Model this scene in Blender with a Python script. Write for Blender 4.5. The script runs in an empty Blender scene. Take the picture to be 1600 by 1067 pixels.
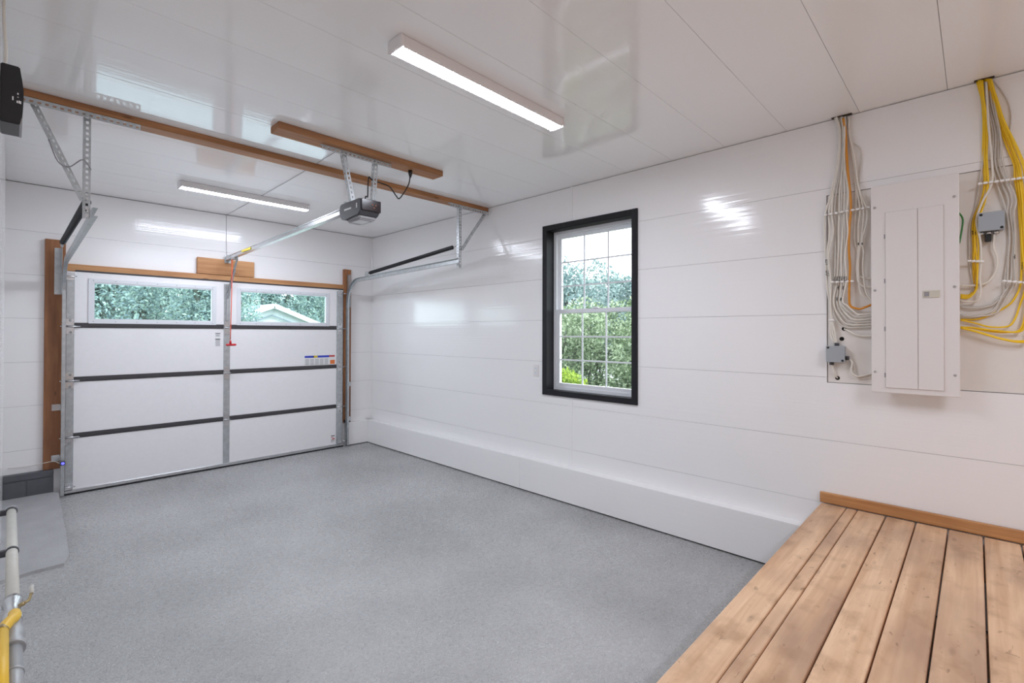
import bpy, bmesh, math, random
from mathutils import Vector, Matrix
import numpy as np

# ------------------------------------------------------------------ camera, world, exposure
scene = bpy.context.scene
COL = scene.collection
F_PX, CX, CY, CAM_Z = 754.73, 800.0, 514.26, 1.564
YAW, PITCH, ROLL = (math.radians(a) for a in (46.158, 0.4524, 0.1293))
_f = Vector((math.sin(YAW) * math.cos(PITCH), math.cos(YAW) * math.cos(PITCH), math.sin(PITCH)))
_r = Vector((math.cos(YAW), -math.sin(YAW), 0))
_u = _r.cross(_f)
CR = _r * math.cos(ROLL) + _u * math.sin(ROLL)
CU = -_r * math.sin(ROLL) + _u * math.cos(ROLL)
CAM = Vector((0, 0, CAM_Z))
cam_data = bpy.data.cameras.new('camera')
cam_data.sensor_fit = 'HORIZONTAL'
cam_data.sensor_width = 36.0
cam_data.lens = F_PX / 1600 * 36.0
cam_data.shift_y = -(533.5 - CY) / 1600
cam_data.clip_start = 0.005
cam_ob = bpy.data.objects.new('camera', cam_data)
m = Matrix.Identity(4)
for i in range(3):
    m[i][0], m[i][1], m[i][2], m[i][3] = CR[i], CU[i], -_f[i], CAM[i]
cam_ob.matrix_world = m
COL.objects.link(cam_ob)
scene.camera = cam_ob

world = bpy.data.worlds.new('sky')
scene.world = world
world.use_nodes = True
bg = world.node_tree.nodes['Background']
bg.inputs[0].default_value = (0.90, 0.95, 1.0, 1)
bg.inputs[1].default_value = 5.5
vs = scene.view_settings
vs.view_transform = 'Standard'
vs.look = 'None'
vs.gamma = 1
vs.use_curve_mapping = False
vs.exposure = 0.16
LAMP = 80.0
scene.cycles.max_bounces = 20
scene.cycles.diffuse_bounces = 14
scene.cycles.glossy_bounces = 8
scene.cycles.transparent_max_bounces = 16

def at(x, y, ax, v):
    """photo pixel -> point on the plane ax = v"""
    d = CR * ((x - CX) / F_PX) - CU * ((y - CY) / F_PX) + _f
    i = 'xyz'.index(ax)
    return CAM + d * ((v - CAM[i]) / d[i])

# ------------------------------------------------------------------ materials
def srgb(r, g, b):
    def c(v):
        v /= 255
        return v / 12.92 if v <= 0.04045 else ((v + 0.055) / 1.055) ** 2.4
    return (c(r), c(g), c(b), 1)

MATS = {}
def base(name):
    mt = bpy.data.materials.new(name)
    mt.use_nodes = True
    nt = mt.node_tree
    MATS[name] = mt
    return mt, nt, nt.nodes['Principled BSDF']

def simple(name, col, rough=0.5, metal=0.0, spec=0.5, noise=0.0, nscale=30, bump=0.0, bscale=200, emit=0):
    mt, nt, b = base(name)
    b.inputs['Base Color'].default_value = col
    b.inputs['Roughness'].default_value = rough
    b.inputs['Metallic'].default_value = metal
    b.inputs['Specular IOR Level'].default_value = spec
    if noise:
        tc = nt.nodes.new('ShaderNodeNewGeometry')
        n = nt.nodes.new('ShaderNodeTexNoise'); n.inputs['Scale'].default_value = nscale; n.inputs['Detail'].default_value = 4
        nt.links.new(tc.outputs['Position'], n.inputs['Vector'])
        mr = nt.nodes.new('ShaderNodeMapRange')
        mr.inputs['From Min'].default_value = 0.3; mr.inputs['From Max'].default_value = 0.7
        mr.inputs['To Min'].default_value = 1 - noise; mr.inputs['To Max'].default_value = 1 + noise
        nt.links.new(n.outputs['Fac'], mr.inputs['Value'])
        mx = nt.nodes.new('ShaderNodeVectorMath'); mx.operation = 'SCALE'
        mx.inputs[0].default_value = col[:3]
        nt.links.new(mr.outputs[0], mx.inputs['Scale'])
        nt.links.new(mx.outputs[0], b.inputs['Base Color'])
    if bump:
        tc = nt.nodes.new('ShaderNodeNewGeometry')
        n = nt.nodes.new('ShaderNodeTexNoise'); n.inputs['Scale'].default_value = bscale; n.inputs['Detail'].default_value = 3
        nt.links.new(tc.outputs['Position'], n.inputs['Vector'])
        bp = nt.nodes.new('ShaderNodeBump'); bp.inputs['Strength'].default_value = bump; bp.inputs['Distance'].default_value = 0.004
        nt.links.new(n.outputs['Fac'], bp.inputs['Height'])
        nt.links.new(bp.outputs[0], b.inputs['Normal'])
    if emit:
        b.inputs['Emission Color'].default_value = col
        b.inputs['Emission Strength'].default_value = emit
    return mt

def pvc(name, col, rough, scale, strength):
    """white ribbed plastic panel: fine ribs along the panel's length"""
    mt, nt, b = base(name)
    b.inputs['Base Color'].default_value = col
    b.inputs['Roughness'].default_value = rough
    g = nt.nodes.new('ShaderNodeNewGeometry')
    mp = nt.nodes.new('ShaderNodeMapping'); mp.inputs['Scale'].default_value = scale
    n = nt.nodes.new('ShaderNodeTexNoise'); n.inputs['Scale'].default_value = 1; n.inputs['Detail'].default_value = 3
    nt.links.new(g.outputs['Position'], mp.inputs['Vector'])
    nt.links.new(mp.outputs[0], n.inputs['Vector'])
    bp = nt.nodes.new('ShaderNodeBump'); bp.inputs['Strength'].default_value = strength; bp.inputs['Distance'].default_value = 0.002
    nt.links.new(n.outputs['Fac'], bp.inputs['Height'])
    nt.links.new(bp.outputs[0], b.inputs['Normal'])
    return mt

def wood(name, axis, light, dark, stain=None, rough=0.5, knots=0.5, grain=1.0, flecks=0.0, stain_lo=0.47):
    """planed board, grain along the given axis; every object gets its own offset"""
    mt, nt, b = base(name)
    L = nt.links.new
    g = nt.nodes.new('ShaderNodeTexCoord'); oi = nt.nodes.new('ShaderNodeObjectInfo')
    off = nt.nodes.new('ShaderNodeVectorMath'); off.operation = 'SCALE'; off.inputs[0].default_value = (7.3, 11.9, 5.7)
    L(oi.outputs['Random'], off.inputs['Scale'])
    add = nt.nodes.new('ShaderNodeVectorMath'); add.operation = 'ADD'
    L(g.outputs['Object'], add.inputs[0]); L(off.outputs[0], add.inputs[1])
    def noise(sl, sc, detail, dist=0.0):
        mp = nt.nodes.new('ShaderNodeMapping')
        s = [sc] * 3; s[axis] = sl; mp.inputs['Scale'].default_value = s
        n = nt.nodes.new('ShaderNodeTexNoise'); n.inputs['Scale'].default_value = 1
        n.inputs['Detail'].default_value = detail; n.inputs['Distortion'].default_value = dist
        L(add.outputs[0], mp.inputs['Vector']); L(mp.outputs[0], n.inputs['Vector'])
        return n
    n1 = noise(1.3, 26, 5, 0.6)
    n2 = noise(1.6, 5, 4)
    n3 = noise(6, 160, 2)
    r1 = nt.nodes.new('ShaderNodeValToRGB')
    r1.color_ramp.elements[0].position = 0.5 - 0.22 / grain; r1.color_ramp.elements[0].color = dark
    r1.color_ramp.elements[1].position = 0.5 + 0.16 / grain; r1.color_ramp.elements[1].color = light
    L(n1.outputs['Fac'], r1.inputs['Fac'])
    col = r1.outputs['Color']
    def mix(fac_out, lo, hi, c, amount=1.0):
        nonlocal col
        mr = nt.nodes.new('ShaderNodeMapRange'); mr.inputs['From Min'].default_value = lo; mr.inputs['From Max'].default_value = hi
        mr.inputs['To Max'].default_value = amount
        L(fac_out, mr.inputs['Value'])
        mx = nt.nodes.new('ShaderNodeMix'); mx.data_type = 'RGBA'
        L(mr.outputs[0], mx.inputs['Factor']); L(col, mx.inputs[6]); mx.inputs[7].default_value = c
        col = mx.outputs[2]
    if stain:
        mix(n2.outputs['Fac'], stain_lo, 0.70, stain, 0.8)
    mix(n3.outputs['Fac'], 0.62, 0.75, dark, 0.5)
    if flecks:       # short checks and dirt marks of worn planks
        n4 = noise(16, 38, 3, 0.8)
        mix(n4.outputs['Fac'], 0.66, 0.74, tuple(c * 0.45 for c in dark[:3]) + (1,), flecks)
        n5 = noise(7, 9, 5)
        mix(n5.outputs['Fac'], 0.52, 0.72, tuple(c * 0.62 for c in dark[:3]) + (1,), 0.55)
    if knots:
        mp = nt.nodes.new('ShaderNodeMapping'); s = [9.0] * 3; s[axis] = 3.0; mp.inputs['Scale'].default_value = s
        v = nt.nodes.new('ShaderNodeTexVoronoi'); v.inputs['Scale'].default_value = 1
        L(add.outputs[0], mp.inputs['Vector']); L(mp.outputs[0], v.inputs['Vector'])
        k = tuple(c * 0.35 for c in dark[:3]) + (1,)
        mix(v.outputs['Distance'], 0.12, 0.05, k, knots)
    L(col, b.inputs['Base Color'])
    b.inputs['Roughness'].default_value = rough
    bp = nt.nodes.new('ShaderNodeBump'); bp.inputs['Strength'].default_value = 0.25; bp.inputs['Distance'].default_value = 0.002
    L(n1.outputs['Fac'], bp.inputs['Height']); L(bp.outputs[0], b.inputs['Normal'])
    return mt

def glass(name, tint, refl=0.5):
    mt = bpy.data.materials.new(name); mt.use_nodes = True; MATS[name] = mt
    nt = mt.node_tree; nt.nodes.remove(nt.nodes['Principled BSDF'])
    t = nt.nodes.new('ShaderNodeBsdfTransparent'); t.inputs[0].default_value = tint
    gl = nt.nodes.new('ShaderNodeBsdfGlossy'); gl.inputs['Roughness'].default_value = 0.02
    fr = nt.nodes.new('ShaderNodeFresnel'); fr.inputs[0].default_value = 1.45
    mul = nt.nodes.new('ShaderNodeMath'); mul.operation = 'MULTIPLY'; mul.inputs[1].default_value = refl
    mx = nt.nodes.new('ShaderNodeMixShader')
    nt.links.new(fr.outputs[0], mul.inputs[0]); nt.links.new(mul.outputs[0], mx.inputs[0])
    nt.links.new(t.outputs[0], mx.inputs[1]); nt.links.new(gl.outputs[0], mx.inputs[2])
    nt.links.new(mx.outputs[0], nt.nodes['Material Output'].inputs[0])
    return mt

def foliage_mat(name, c1, c2, c3):
    mt, nt, b = base(name)
    L = nt.links.new
    g = nt.nodes.new('ShaderNodeNewGeometry')
    r = nt.nodes.new('ShaderNodeValToRGB')
    r.color_ramp.elements[0].color = c1; r.color_ramp.elements[1].color = c3
    e = r.color_ramp.elements.new(0.5); e.color = c2
    L(g.outputs['Random Per Island'], r.inputs['Fac'])
    b.inputs['Roughness'].default_value = 0.55
    L(r.outputs[0], b.inputs['Base Color'])
    tr = nt.nodes.new('ShaderNodeBsdfTranslucent'); L(r.outputs[0], tr.inputs[0])
    mx = nt.nodes.new('ShaderNodeMixShader'); mx.inputs[0].default_value = 0.35
    L(b.outputs[0], mx.inputs[1]); L(tr.outputs[0], mx.inputs[2])
    L(mx.outputs[0], nt.nodes['Material Output'].inputs[0])
    return mt

def floor_mat():
    mt, nt, b = base('painted_concrete')
    L = nt.links.new
    g = nt.nodes.new('ShaderNodeNewGeometry')
    def noise(s, d, rough=0.5):
        n = nt.nodes.new('ShaderNodeTexNoise'); n.inputs['Scale'].default_value = s; n.inputs['Detail'].default_value = d
        n.inputs['Roughness'].default_value = rough
        L(g.outputs['Position'], n.inputs['Vector']); return n
    big, mid, fine = noise(1.1, 5), noise(45, 4), noise(105, 3, 0.65)
    r = nt.nodes.new('ShaderNodeValToRGB')
    r.color_ramp.elements[0].position = 0.32; r.color_ramp.elements[0].color = srgb(160, 160, 160)
    r.color_ramp.elements[1].position = 0.68; r.color_ramp.elements[1].color = srgb(182, 182, 182)
    L(big.outputs['Fac'], r.inputs['Fac'])
    mr = nt.nodes.new('ShaderNodeMapRange'); mr.inputs['From Min'].default_value = 0.66; mr.inputs['From Max'].default_value = 0.74; mr.inputs['To Max'].default_value = 0.5
    L(mid.outputs['Fac'], mr.inputs['Value'])
    mx = nt.nodes.new('ShaderNodeMix'); mx.data_type = 'RGBA'; mx.inputs[7].default_value = srgb(118, 119, 124)
    L(mr.outputs[0], mx.inputs['Factor']); L(r.outputs[0], mx.inputs[6])
    L(mx.outputs[2], b.inputs['Base Color'])
    rr = nt.nodes.new('ShaderNodeMapRange'); rr.inputs['From Min'].default_value = 0.3; rr.inputs['From Max'].default_value = 0.7
    rr.inputs['To Min'].default_value = 0.20; rr.inputs['To Max'].default_value = 0.38
    L(mid.outputs['Fac'], rr.inputs['Value']); L(rr.outputs[0], b.inputs['Roughness'])
    ad = nt.nodes.new('ShaderNodeMath'); ad.operation = 'MULTIPLY_ADD'; ad.inputs[1].default_value = 0.6
    L(mid.outputs['Fac'], ad.inputs[0]); L(fine.outputs['Fac'], ad.inputs[2])
    bp = nt.nodes.new('ShaderNodeBump'); bp.inputs['Strength'].default_value = 0.8; bp.inputs['Distance'].default_value = 0.0072
    L(ad.outputs[0], bp.inputs['Height']); L(bp.outputs[0], b.inputs['Normal'])
    return mt

W1 = srgb(241, 240, 240)
pvc('wall_pvc_long', W1, 0.13, (0.2, 0.2, 48), 0.42)
pvc('ceiling_pvc', srgb(245, 245, 245), 0.06, (0.15, 46, 0.15), 0.30)
simple('white_smooth', srgb(236, 235, 233), 0.35)
simple('gap_dark', srgb(165, 165, 165), 0.8)
floor_mat()
simple('pad_concrete', srgb(172, 172, 173), 0.42, noise=0.09, nscale=6, bump=1.0, bscale=80)
simple('block_grey', srgb(88, 90, 95), 0.5, noise=0.06, nscale=20, bump=0.3, bscale=90)
simple('galvanised', srgb(188, 192, 194), 0.38, 0.75, noise=0.12, nscale=25)
simple('bright_steel', srgb(205, 206, 208), 0.25, 0.9, noise=0.06, nscale=12)
simple('door_white', srgb(240, 239, 240), 0.45, noise=0.012, nscale=30)
simple('seam_dark', srgb(66, 64, 66), 0.5)
simple('rubber', srgb(28, 28, 29), 0.6)
simple('black_plastic', srgb(30, 30, 32), 0.35)
simple('charcoal_plastic', srgb(72, 72, 76), 0.45)
simple('grey_plastic', srgb(150, 150, 152), 0.4)
simple('smoked_panel', srgb(38, 26, 30), 0.15)
simple('black_trim', srgb(31, 30, 34), 0.55, spec=0.3)
simple('vinyl_white', srgb(225, 228, 232), 0.35)
simple('enamel', srgb(228, 224, 222), 0.4)
simple('beige_plastic', srgb(205, 200, 186), 0.45)
simple('box_grey', srgb(160, 166, 171), 0.5)
simple('cable_white', srgb(228, 223, 213), 0.45)
simple('cable_grey', srgb(206, 201, 193), 0.45)
simple('cable_yellow', srgb(244, 202, 28), 0.4)
simple('cable_orange', srgb(214, 140, 36), 0.4)
simple('cable_green', srgb(52, 128, 58), 0.4)
simple('tie_white', srgb(240, 240, 238), 0.4)
simple('ink', srgb(40, 36, 34), 0.7)
simple('brass', srgb(170, 150, 110), 0.35, 0.8)
simple('pipe_cream', srgb(206, 203, 194), 0.45, noise=0.05)
simple('pipe_grey', srgb(172, 173, 175), 0.4, 0.3, noise=0.05)
simple('gas_yellow', srgb(236, 190, 52), 0.4)
simple('red_plastic', srgb(205, 38, 44), 0.4)
simple('orange_rope', srgb(232, 92, 58), 0.7)
simple('sticker_white', srgb(232, 232, 232), 0.5)
simple('ink_grey', srgb(150, 148, 152), 0.6)
simple('ink_blue', srgb(52, 72, 190), 0.5)
simple('ink_yellow', srgb(222, 196, 70), 0.5)
simple('ink_orange', srgb(226, 120, 52), 0.5)
simple('button_amber', srgb(130, 74, 40), 0.4)
simple('ink_red', srgb(190, 60, 60), 0.5)
simple('led_blue', srgb(70, 70, 255), 0.3, emit=4)
simple('ply_white', srgb(228, 224, 219), 0.5, noise=0.015, nscale=8)
simple('hole_black', srgb(18, 17, 16), 0.9)
simple('slot_brown', srgb(72, 60, 46), 0.9)
simple('diffuser', (0.91, 0.965, 1.09, 1), 0.4, emit=LAMP)
simple('fixture_white', srgb(236, 233, 233), 0.4)
wood('deck_wood', 0, srgb(232, 196, 160), srgb(200, 156, 118), srgb(170, 136, 112), 0.5, 0.35, 0.8, flecks=0.7, stain_lo=0.43)
wood('trim_wood', 1, srgb(208, 156, 104), srgb(170, 116, 70), srgb(156, 106, 66), 0.45, 0.5)
wood('beam_wood', 0, srgb(186, 132, 86), srgb(148, 98, 60), srgb(140, 94, 60), 0.55, 0.6)
wood('header_wood', 0, srgb(208, 158, 108), srgb(170, 116, 72), srgb(160, 110, 70), 0.55, 0.6)
wood('jamb_wood', 2, srgb(160, 108, 70), srgb(126, 80, 50), srgb(110, 70, 44), 0.55, 0.9)
glass('window_glass', (0.96, 0.98, 0.98, 1))
glass('door_glass', (0.86, 0.95, 0.95, 1))
foliage_mat('leaf_mid', srgb(64, 84, 56), srgb(118, 138, 104), srgb(184, 198, 168))
foliage_mat('leaf_lime', srgb(112, 142, 50), srgb(146, 172, 62), srgb(180, 198, 84))
foliage_mat('leaf_dark', srgb(92, 114, 116), srgb(120, 142, 140), srgb(150, 168, 162))  # leaf colours lightened to carry the haze over the far trees
foliage_mat('leaf_cedar', srgb(118, 138, 144), srgb(144, 164, 160), srgb(178, 194, 180))  # pale, close leaf tones: outdoor haze is mixed into the colour
simple('bark', srgb(84, 88, 80), 0.9, noise=0.2)
simple('grass', srgb(84, 100, 66), 0.9, noise=0.25, nscale=3)
simple('driveway', srgb(185, 187, 192), 0.85, noise=0.05, nscale=2)
simple('house_white', srgb(232, 234, 238), 0.6)
simple('house_roof', srgb(138, 146, 156), 0.7)

# ------------------------------------------------------------------ mesh helpers
def box(bm, a, b, bevel=0.0, seg=1, mi=0):
    x0, y0, z0 = (min(a[i], b[i]) for i in range(3))
    x1, y1, z1 = (max(a[i], b[i]) for i in range(3))
    v = [bm.verts.new(p) for p in ((x0, y0, z0), (x1, y0, z0), (x1, y1, z0), (x0, y1, z0), (x0, y0, z1), (x1, y0, z1), (x1, y1, z1), (x0, y1, z1))]
    fs = [bm.faces.new([v[i] for i in q]) for q in ((3, 2, 1, 0), (4, 5, 6, 7), (0, 1, 5, 4), (1, 2, 6, 5), (2, 3, 7, 6), (3, 0, 4, 7))]
    for f in fs:
        f.material_index = mi
    if bevel:
        es = set(e for f in fs for e in f.edges)
        bmesh.ops.bevel(bm, geom=list(es), offset=bevel, segments=seg, affect='EDGES', profile=0.5)
    return v

def obox(bm, p, q, w, h, side, mi=0):
    """beam from p to q, width w along side (made square to it), height h"""
    p, q = Vector(p), Vector(q)
    d = (q - p).normalized(); s = Vector(side); s = (s - d * s.dot(d)).normalized(); n = d.cross(s)
    v = []
    for c in (p, q):
        for a, b in ((-1, -1), (1, -1), (1, 1), (-1, 1)):
            v.append(bm.verts.new(c + s * (a * w / 2) + n * (b * h / 2)))
    for f in ((3, 2, 1, 0), (4, 5, 6, 7), (0, 1, 5, 4), (1, 2, 6, 5), (2, 3, 7, 6), (3, 0, 4, 7)):
        bm.faces.new([v[i] for i in f]).material_index = mi

def spline(pts, n=6):
    P = [Vector(p) for p in pts]
    if len(P) < 3:
        return P
    Q = [P[0] * 2 - P[1]] + P + [P[-1] * 2 - P[-2]]
    out = []
    for i in range(1, len(Q) - 2):
        a, b, c, d = Q[i - 1:i + 3]
        for k in range(n):
            t = k / n
            out.append(0.5 * ((2 * b) + (c - a) * t + (2 * a - 5 * b + 4 * c - d) * t * t + (3 * b - a - 3 * c + d) * t ** 3))
    out.append(P[-1])
    return out

def tube(bm, pts, r, n=8, cap=True, mi=0):
    P = [Vector(p) for p in pts]
    rs = r if isinstance(r, (list, tuple)) else [r] * len(P)
    rings = []
    t0 = (P[1] - P[0]).normalized()
    up = Vector((0, 0, 1)) if abs(t0.z) < 0.9 else Vector((1, 0, 0))
    nrm = (up - t0 * up.dot(t0)).normalized()
    for i, p in enumerate(P):
        t = (P[min(i + 1, len(P) - 1)] - P[max(i - 1, 0)])
        t = t.normalized() if t.length > 1e-9 else t0
        nrm = nrm - t * nrm.dot(t)
        nrm = nrm.normalized() if nrm.length > 1e-6 else t.orthogonal().normalized()
        bn = t.cross(nrm)
        rings.append([bm.verts.new(p + (nrm * math.cos(2 * math.pi * k / n) + bn * math.sin(2 * math.pi * k / n)) * rs[i]) for k in range(n)])
    for a, b in zip(rings, rings[1:]):
        for k in range(n):
            f = bm.faces.new((a[k], a[(k + 1) % n], b[(k + 1) % n], b[k])); f.smooth = True; f.material_index = mi
    if cap:
        bm.faces.new(rings[0][::-1]).material_index = mi
        bm.faces.new(rings[-1]).material_index = mi

def sweep(bm, prof, path, side=Vector((1, 0, 0))):
    """profile (a along side, b along the in-plane normal) swept along a path lying square to side"""
    P = [Vector(p) for p in path]
    rings = []
    for i, p in enumerate(P):
        t = (P[min(i + 1, len(P) - 1)] - P[max(i - 1, 0)]).normalized()
        n = side.cross(t).normalized()
        rings.append([bm.verts.new(p + side * a + n * b) for a, b in prof])
    k = len(prof)
    for a, b in zip(rings, rings[1:]):
        for j in range(k):
            bm.faces.new((a[j], a[(j + 1) % k], b[(j + 1) % k], b[j]))
    bm.faces.new(rings[0][::-1]); bm.faces.new(rings[-1])

def perforated(bm, p, q, side, w=0.034, pitch=0.032, hole=0.5):
    """steel strip with a row of real slots, 2 mm thick"""
    p, q = Vector(p), Vector(q)
    L = (q - p).length; d = (q - p) / L
    s = Vector(side); s = (s - d * s.dot(d)).normalized(); nn = d.cross(s)
    n = max(1, int(L / pitch)); st = L / n
    hw = w / 2
    for i in range(n):
        a = p + d * (st * i)
        u = [0, st * (0.5 - hole / 2), st * (0.5 + hole / 2), st]
        g = [-hw, -hw * 0.38, hw * 0.38, hw]
        V = {}
        for si, off in ((0, 0.001), (1, -0.001)):
            for x in range(4):
                for y in range(4):
                    V[si, x, y] = bm.verts.new(a + d * u[x] + s * g[y] + nn * off)
        for x in range(3):
            for y in range(3):
                if x == 1 and y == 1:
                    continue
                bm.faces.new((V[0, x, y], V[0, x + 1, y], V[0, x + 1, y + 1], V[0, x, y + 1]))
                bm.faces.new((V[1, x, y + 1], V[1, x + 1, y + 1], V[1, x + 1, y], V[1, x, y]))
        for (x0, y0), (x1, y1) in (((0, 0), (3, 0)), ((3, 3), (0, 3)), ((1, 1), (1, 2)), ((1, 2), (2, 2)), ((2, 2), (2, 1)), ((2, 1), (1, 1))):
            bm.faces.new((V[0, x0, y0], V[1, x0, y0], V[1, x1, y1], V[0, x1, y1]))

def angle_iron(bm, p, q, s1, s2, w=0.034):
    p, q = Vector(p), Vector(q)
    s1, s2 = Vector(s1).normalized(), Vector(s2).normalized()
    perforated(bm, p + s1 * (w / 2), q + s1 * (w / 2), s1, w)
    perforated(bm, p + s2 * (w / 2), q + s2 * (w / 2), s2, w)

def disc(bm, c, axis, r, h, n=16, mi=0):
    c, a = Vector(c), Vector(axis).normalized()
    tube(bm, [c, c + a * h], r, n, True, mi)

def wloc(o):
    v = o.location.copy()
    while o.parent:
        o = o.parent; v += o.location
    return v

def obj(name, bm, mats, parent=None, smooth=False, origin=None):
    """link the bmesh (world coordinates) as one mesh object"""
    bmesh.ops.recalc_face_normals(bm, faces=bm.faces)
    me = bpy.data.meshes.new(name)
    if parent is not None:
        o_w = wloc(parent); loc = Vector((0, 0, 0))
        if origin is not None:
            loc = Vector(origin) - o_w; o_w = Vector(origin)
    elif origin is not None:
        o_w = Vector(origin); loc = o_w
    else:
        xs = [v.co for v in bm.verts]
        lo = [min(c[i] for c in xs) for i in range(3)]; hi = [max(c[i] for c in xs) for i in range(3)]
        o_w = Vector(((lo[0] + hi[0]) / 2, (lo[1] + hi[1]) / 2, lo[2])); loc = o_w
    for v in bm.verts:
        v.co -= o_w
    bm.to_mesh(me); bm.free()
    if smooth:
        for p in me.polygons:
            p.use_smooth = True
    for k in (mats if isinstance(mats, (list, tuple)) else [mats]):
        me.materials.append(MATS[k])
    o = bpy.data.objects.new(name, me)
    o.location = loc
    COL.objects.link(o)
    if parent is not None:
        o.parent = parent
    return o

def tag(o, label, cat=None, group=None, kind=None):
    if label: o['label'] = label
    if cat: o['category'] = cat
    if group: o['group'] = group
    if kind: o['kind'] = kind
    return o

def thing(name, label, cat, loc, group=None, kind=None):
    o = bpy.data.objects.new(name, None)
    o.location = Vector(loc); o.empty_display_size = 0.1
    COL.objects.link(o)
    return tag(o, label, cat, group, kind)

def B():
    return bmesh.new()

def part(name, mat, parent, *boxes, bevel=0.0, seg=1):
    bm = B()
    for a, b in boxes:
        box(bm, a, b, bevel, seg)
    return obj(name, bm, mat, parent)

# ------------------------------------------------------------------ room shell
XW, YW, ZC, XL = 3.65, 6.325, 2.94, -0.03
XA, YR, YJ = -1.25, -2.2, 1.95     # wider entry bay behind the photographer
T = 0.016

def rect_minus(r, holes):
    out = [r]
    for h in holes:
        nxt = []
        for (a0, b0, a1, b1) in out:
            x0, y0, x1, y1 = max(a0, h[0]), max(b0, h[1]), min(a1, h[2]), min(b1, h[3])
            if x0 >= x1 or y0 >= y1:
                nxt.append((a0, b0, a1, b1)); continue
            if b0 < y0: nxt.append((a0, b0, a1, y0))
            if y1 < b1: nxt.append((a0, y1, a1, b1))
            if a0 < x0: nxt.append((a0, y0, x0, y1))
            if x1 < a1: nxt.append((x1, y0, a1, y1))
        out = nxt
    return out

fl = part('floor', 'painted_concrete', None, ((XA - .2, YR - .2, -0.12), (XW + .2, YW + .12, 0)))
tag(fl, 'grey painted rough concrete garage floor', None, kind='structure')
# ceiling: slab and plastic panels running across the room
ce = part('ceiling', 'gap_dark', None, ((XA - .2, YR - .2, ZC + T - .004), (XW + .2, YW + .2, ZC + .2)))
tag(ce, 'glossy white ribbed plastic panel ceiling', None, kind='structure')
y = 0.11 - 0.406 * 6
while y < YW:
    a, b = max(y, YR) + .001, min(y + .406, YW) - .001
    if b > a:
        part('ceiling_panel', 'ceiling_pvc', ce, ((XA if b <= YJ + .1 else XL - .01, a, ZC), (XW + .01, b, ZC + T)))
    y += .406

SEAMS = [-0.335, 0.07, 0.475, 0.88, 1.285, 1.69, 2.095, 2.50, 2.936]
WIN = (2.08, 0.995, 3.035, 2.575)        # clear opening in the wall (y0, z0, y1, z1)
CUT = (-1.10, 1.25, 0.693, 2.456)        # cut-out round the breaker panel
wr = B()
for (y0, z0, y1, z1) in rect_minus((YR - .2, 0, YW + .2, ZC), [WIN]):
    box(wr, (XW + T - .004, y0, z0), (XW + .17, y1, z1))
wr = tag(obj('wall_right', wr, 'gap_dark'), 'white ribbed plastic panel wall with the double-hung window', None, kind='structure')
for k in range(len(SEAMS) - 1):
    z0, z1 = max(SEAMS[k], 0.0), SEAMS[k + 1]
    if z1 <= 0: continue
    for (y0, y1) in ((YR, 2.734), (2.734, YW)):
        rs = rect_minus((y0 + .001, z0 + .0009, y1 - .001, z1 - .0009), [WIN, CUT])
        bm = B()
        for (a, b, c, d) in rs:
            box(bm, (XW, a, b), (XW + T, c, d))
        obj('wall_panel', bm, 'wall_pvc_long', wr)
# door wall
DOOR = (0.42, -0.2, 3.14, 2.13)
wb = B()
for (x0, z0, x1, z1) in rect_minus((XL - .2, 0, XW + .2, ZC), [DOOR]):
    box(wb, (x0, YW + T - .004, z0), (x1, YW + .17, z1))
wb = tag(obj('wall_back', wb, 'gap_dark'), 'white plastic panel wall around the overhead garage door', None, kind='structure')
for k in range(len(SEAMS) - 1):
    z0, z1 = max(SEAMS[k], 0.0), SEAMS[k + 1]
    if z1 <= 0: continue
    rs = rect_minus((XL, z0 + .0009, XW, z1 - .0009), [DOOR])
    if z0 > 2.0 and z0 < 2.2 or z1 <= 2.13:
        rs = [r for r in rs]
    groups = [[r for r in rs if r[2] <= 1.75], [r for r in rs if r[0] >= 1.75], [r for r in rs if r[0] < 1.75 < r[2]]]
    for gset in groups:
        if not gset: continue
        bm = B()
        for (a, b, c, d) in gset:
            box(bm, (a, YW, b), (c, YW + T, d))
        obj('wall_panel', bm, 'wall_pvc_long', wb)
# left wall (very thin strip in view), return and the wider bay behind it
wl = B()
box(wl, (XL - .17, YJ, 0), (XL - T + .004, YW + .2, ZC))
box(wl, (XA - .17, YR - .2, 0), (XA - .001, YJ + .15, ZC))
box(wl, (XA - .1, YJ + .001, 0), (XL - .1, YJ + .15, ZC))
wl = tag(obj('wall_left', wl, 'white_smooth'), 'white plastic panel wall carrying the pipe run', None, kind='structure')
for k in range(len(SEAMS) - 1):
    z0, z1 = max(SEAMS[k], 0.0), SEAMS[k + 1]
    if z1 <= 0: continue
    part('wall_panel', 'wall_pvc_long', wl, ((XL - T, YJ, z0 + .0009), (XL, YW, z1 - .0009)))
wq = part('wall_rear', 'white_smooth', None, ((XA - .2, YR - .17, 0), (XW + .2, YR, ZC)))
tag(wq, 'plain white wall behind the wooden platform', None, kind='structure')

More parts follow.
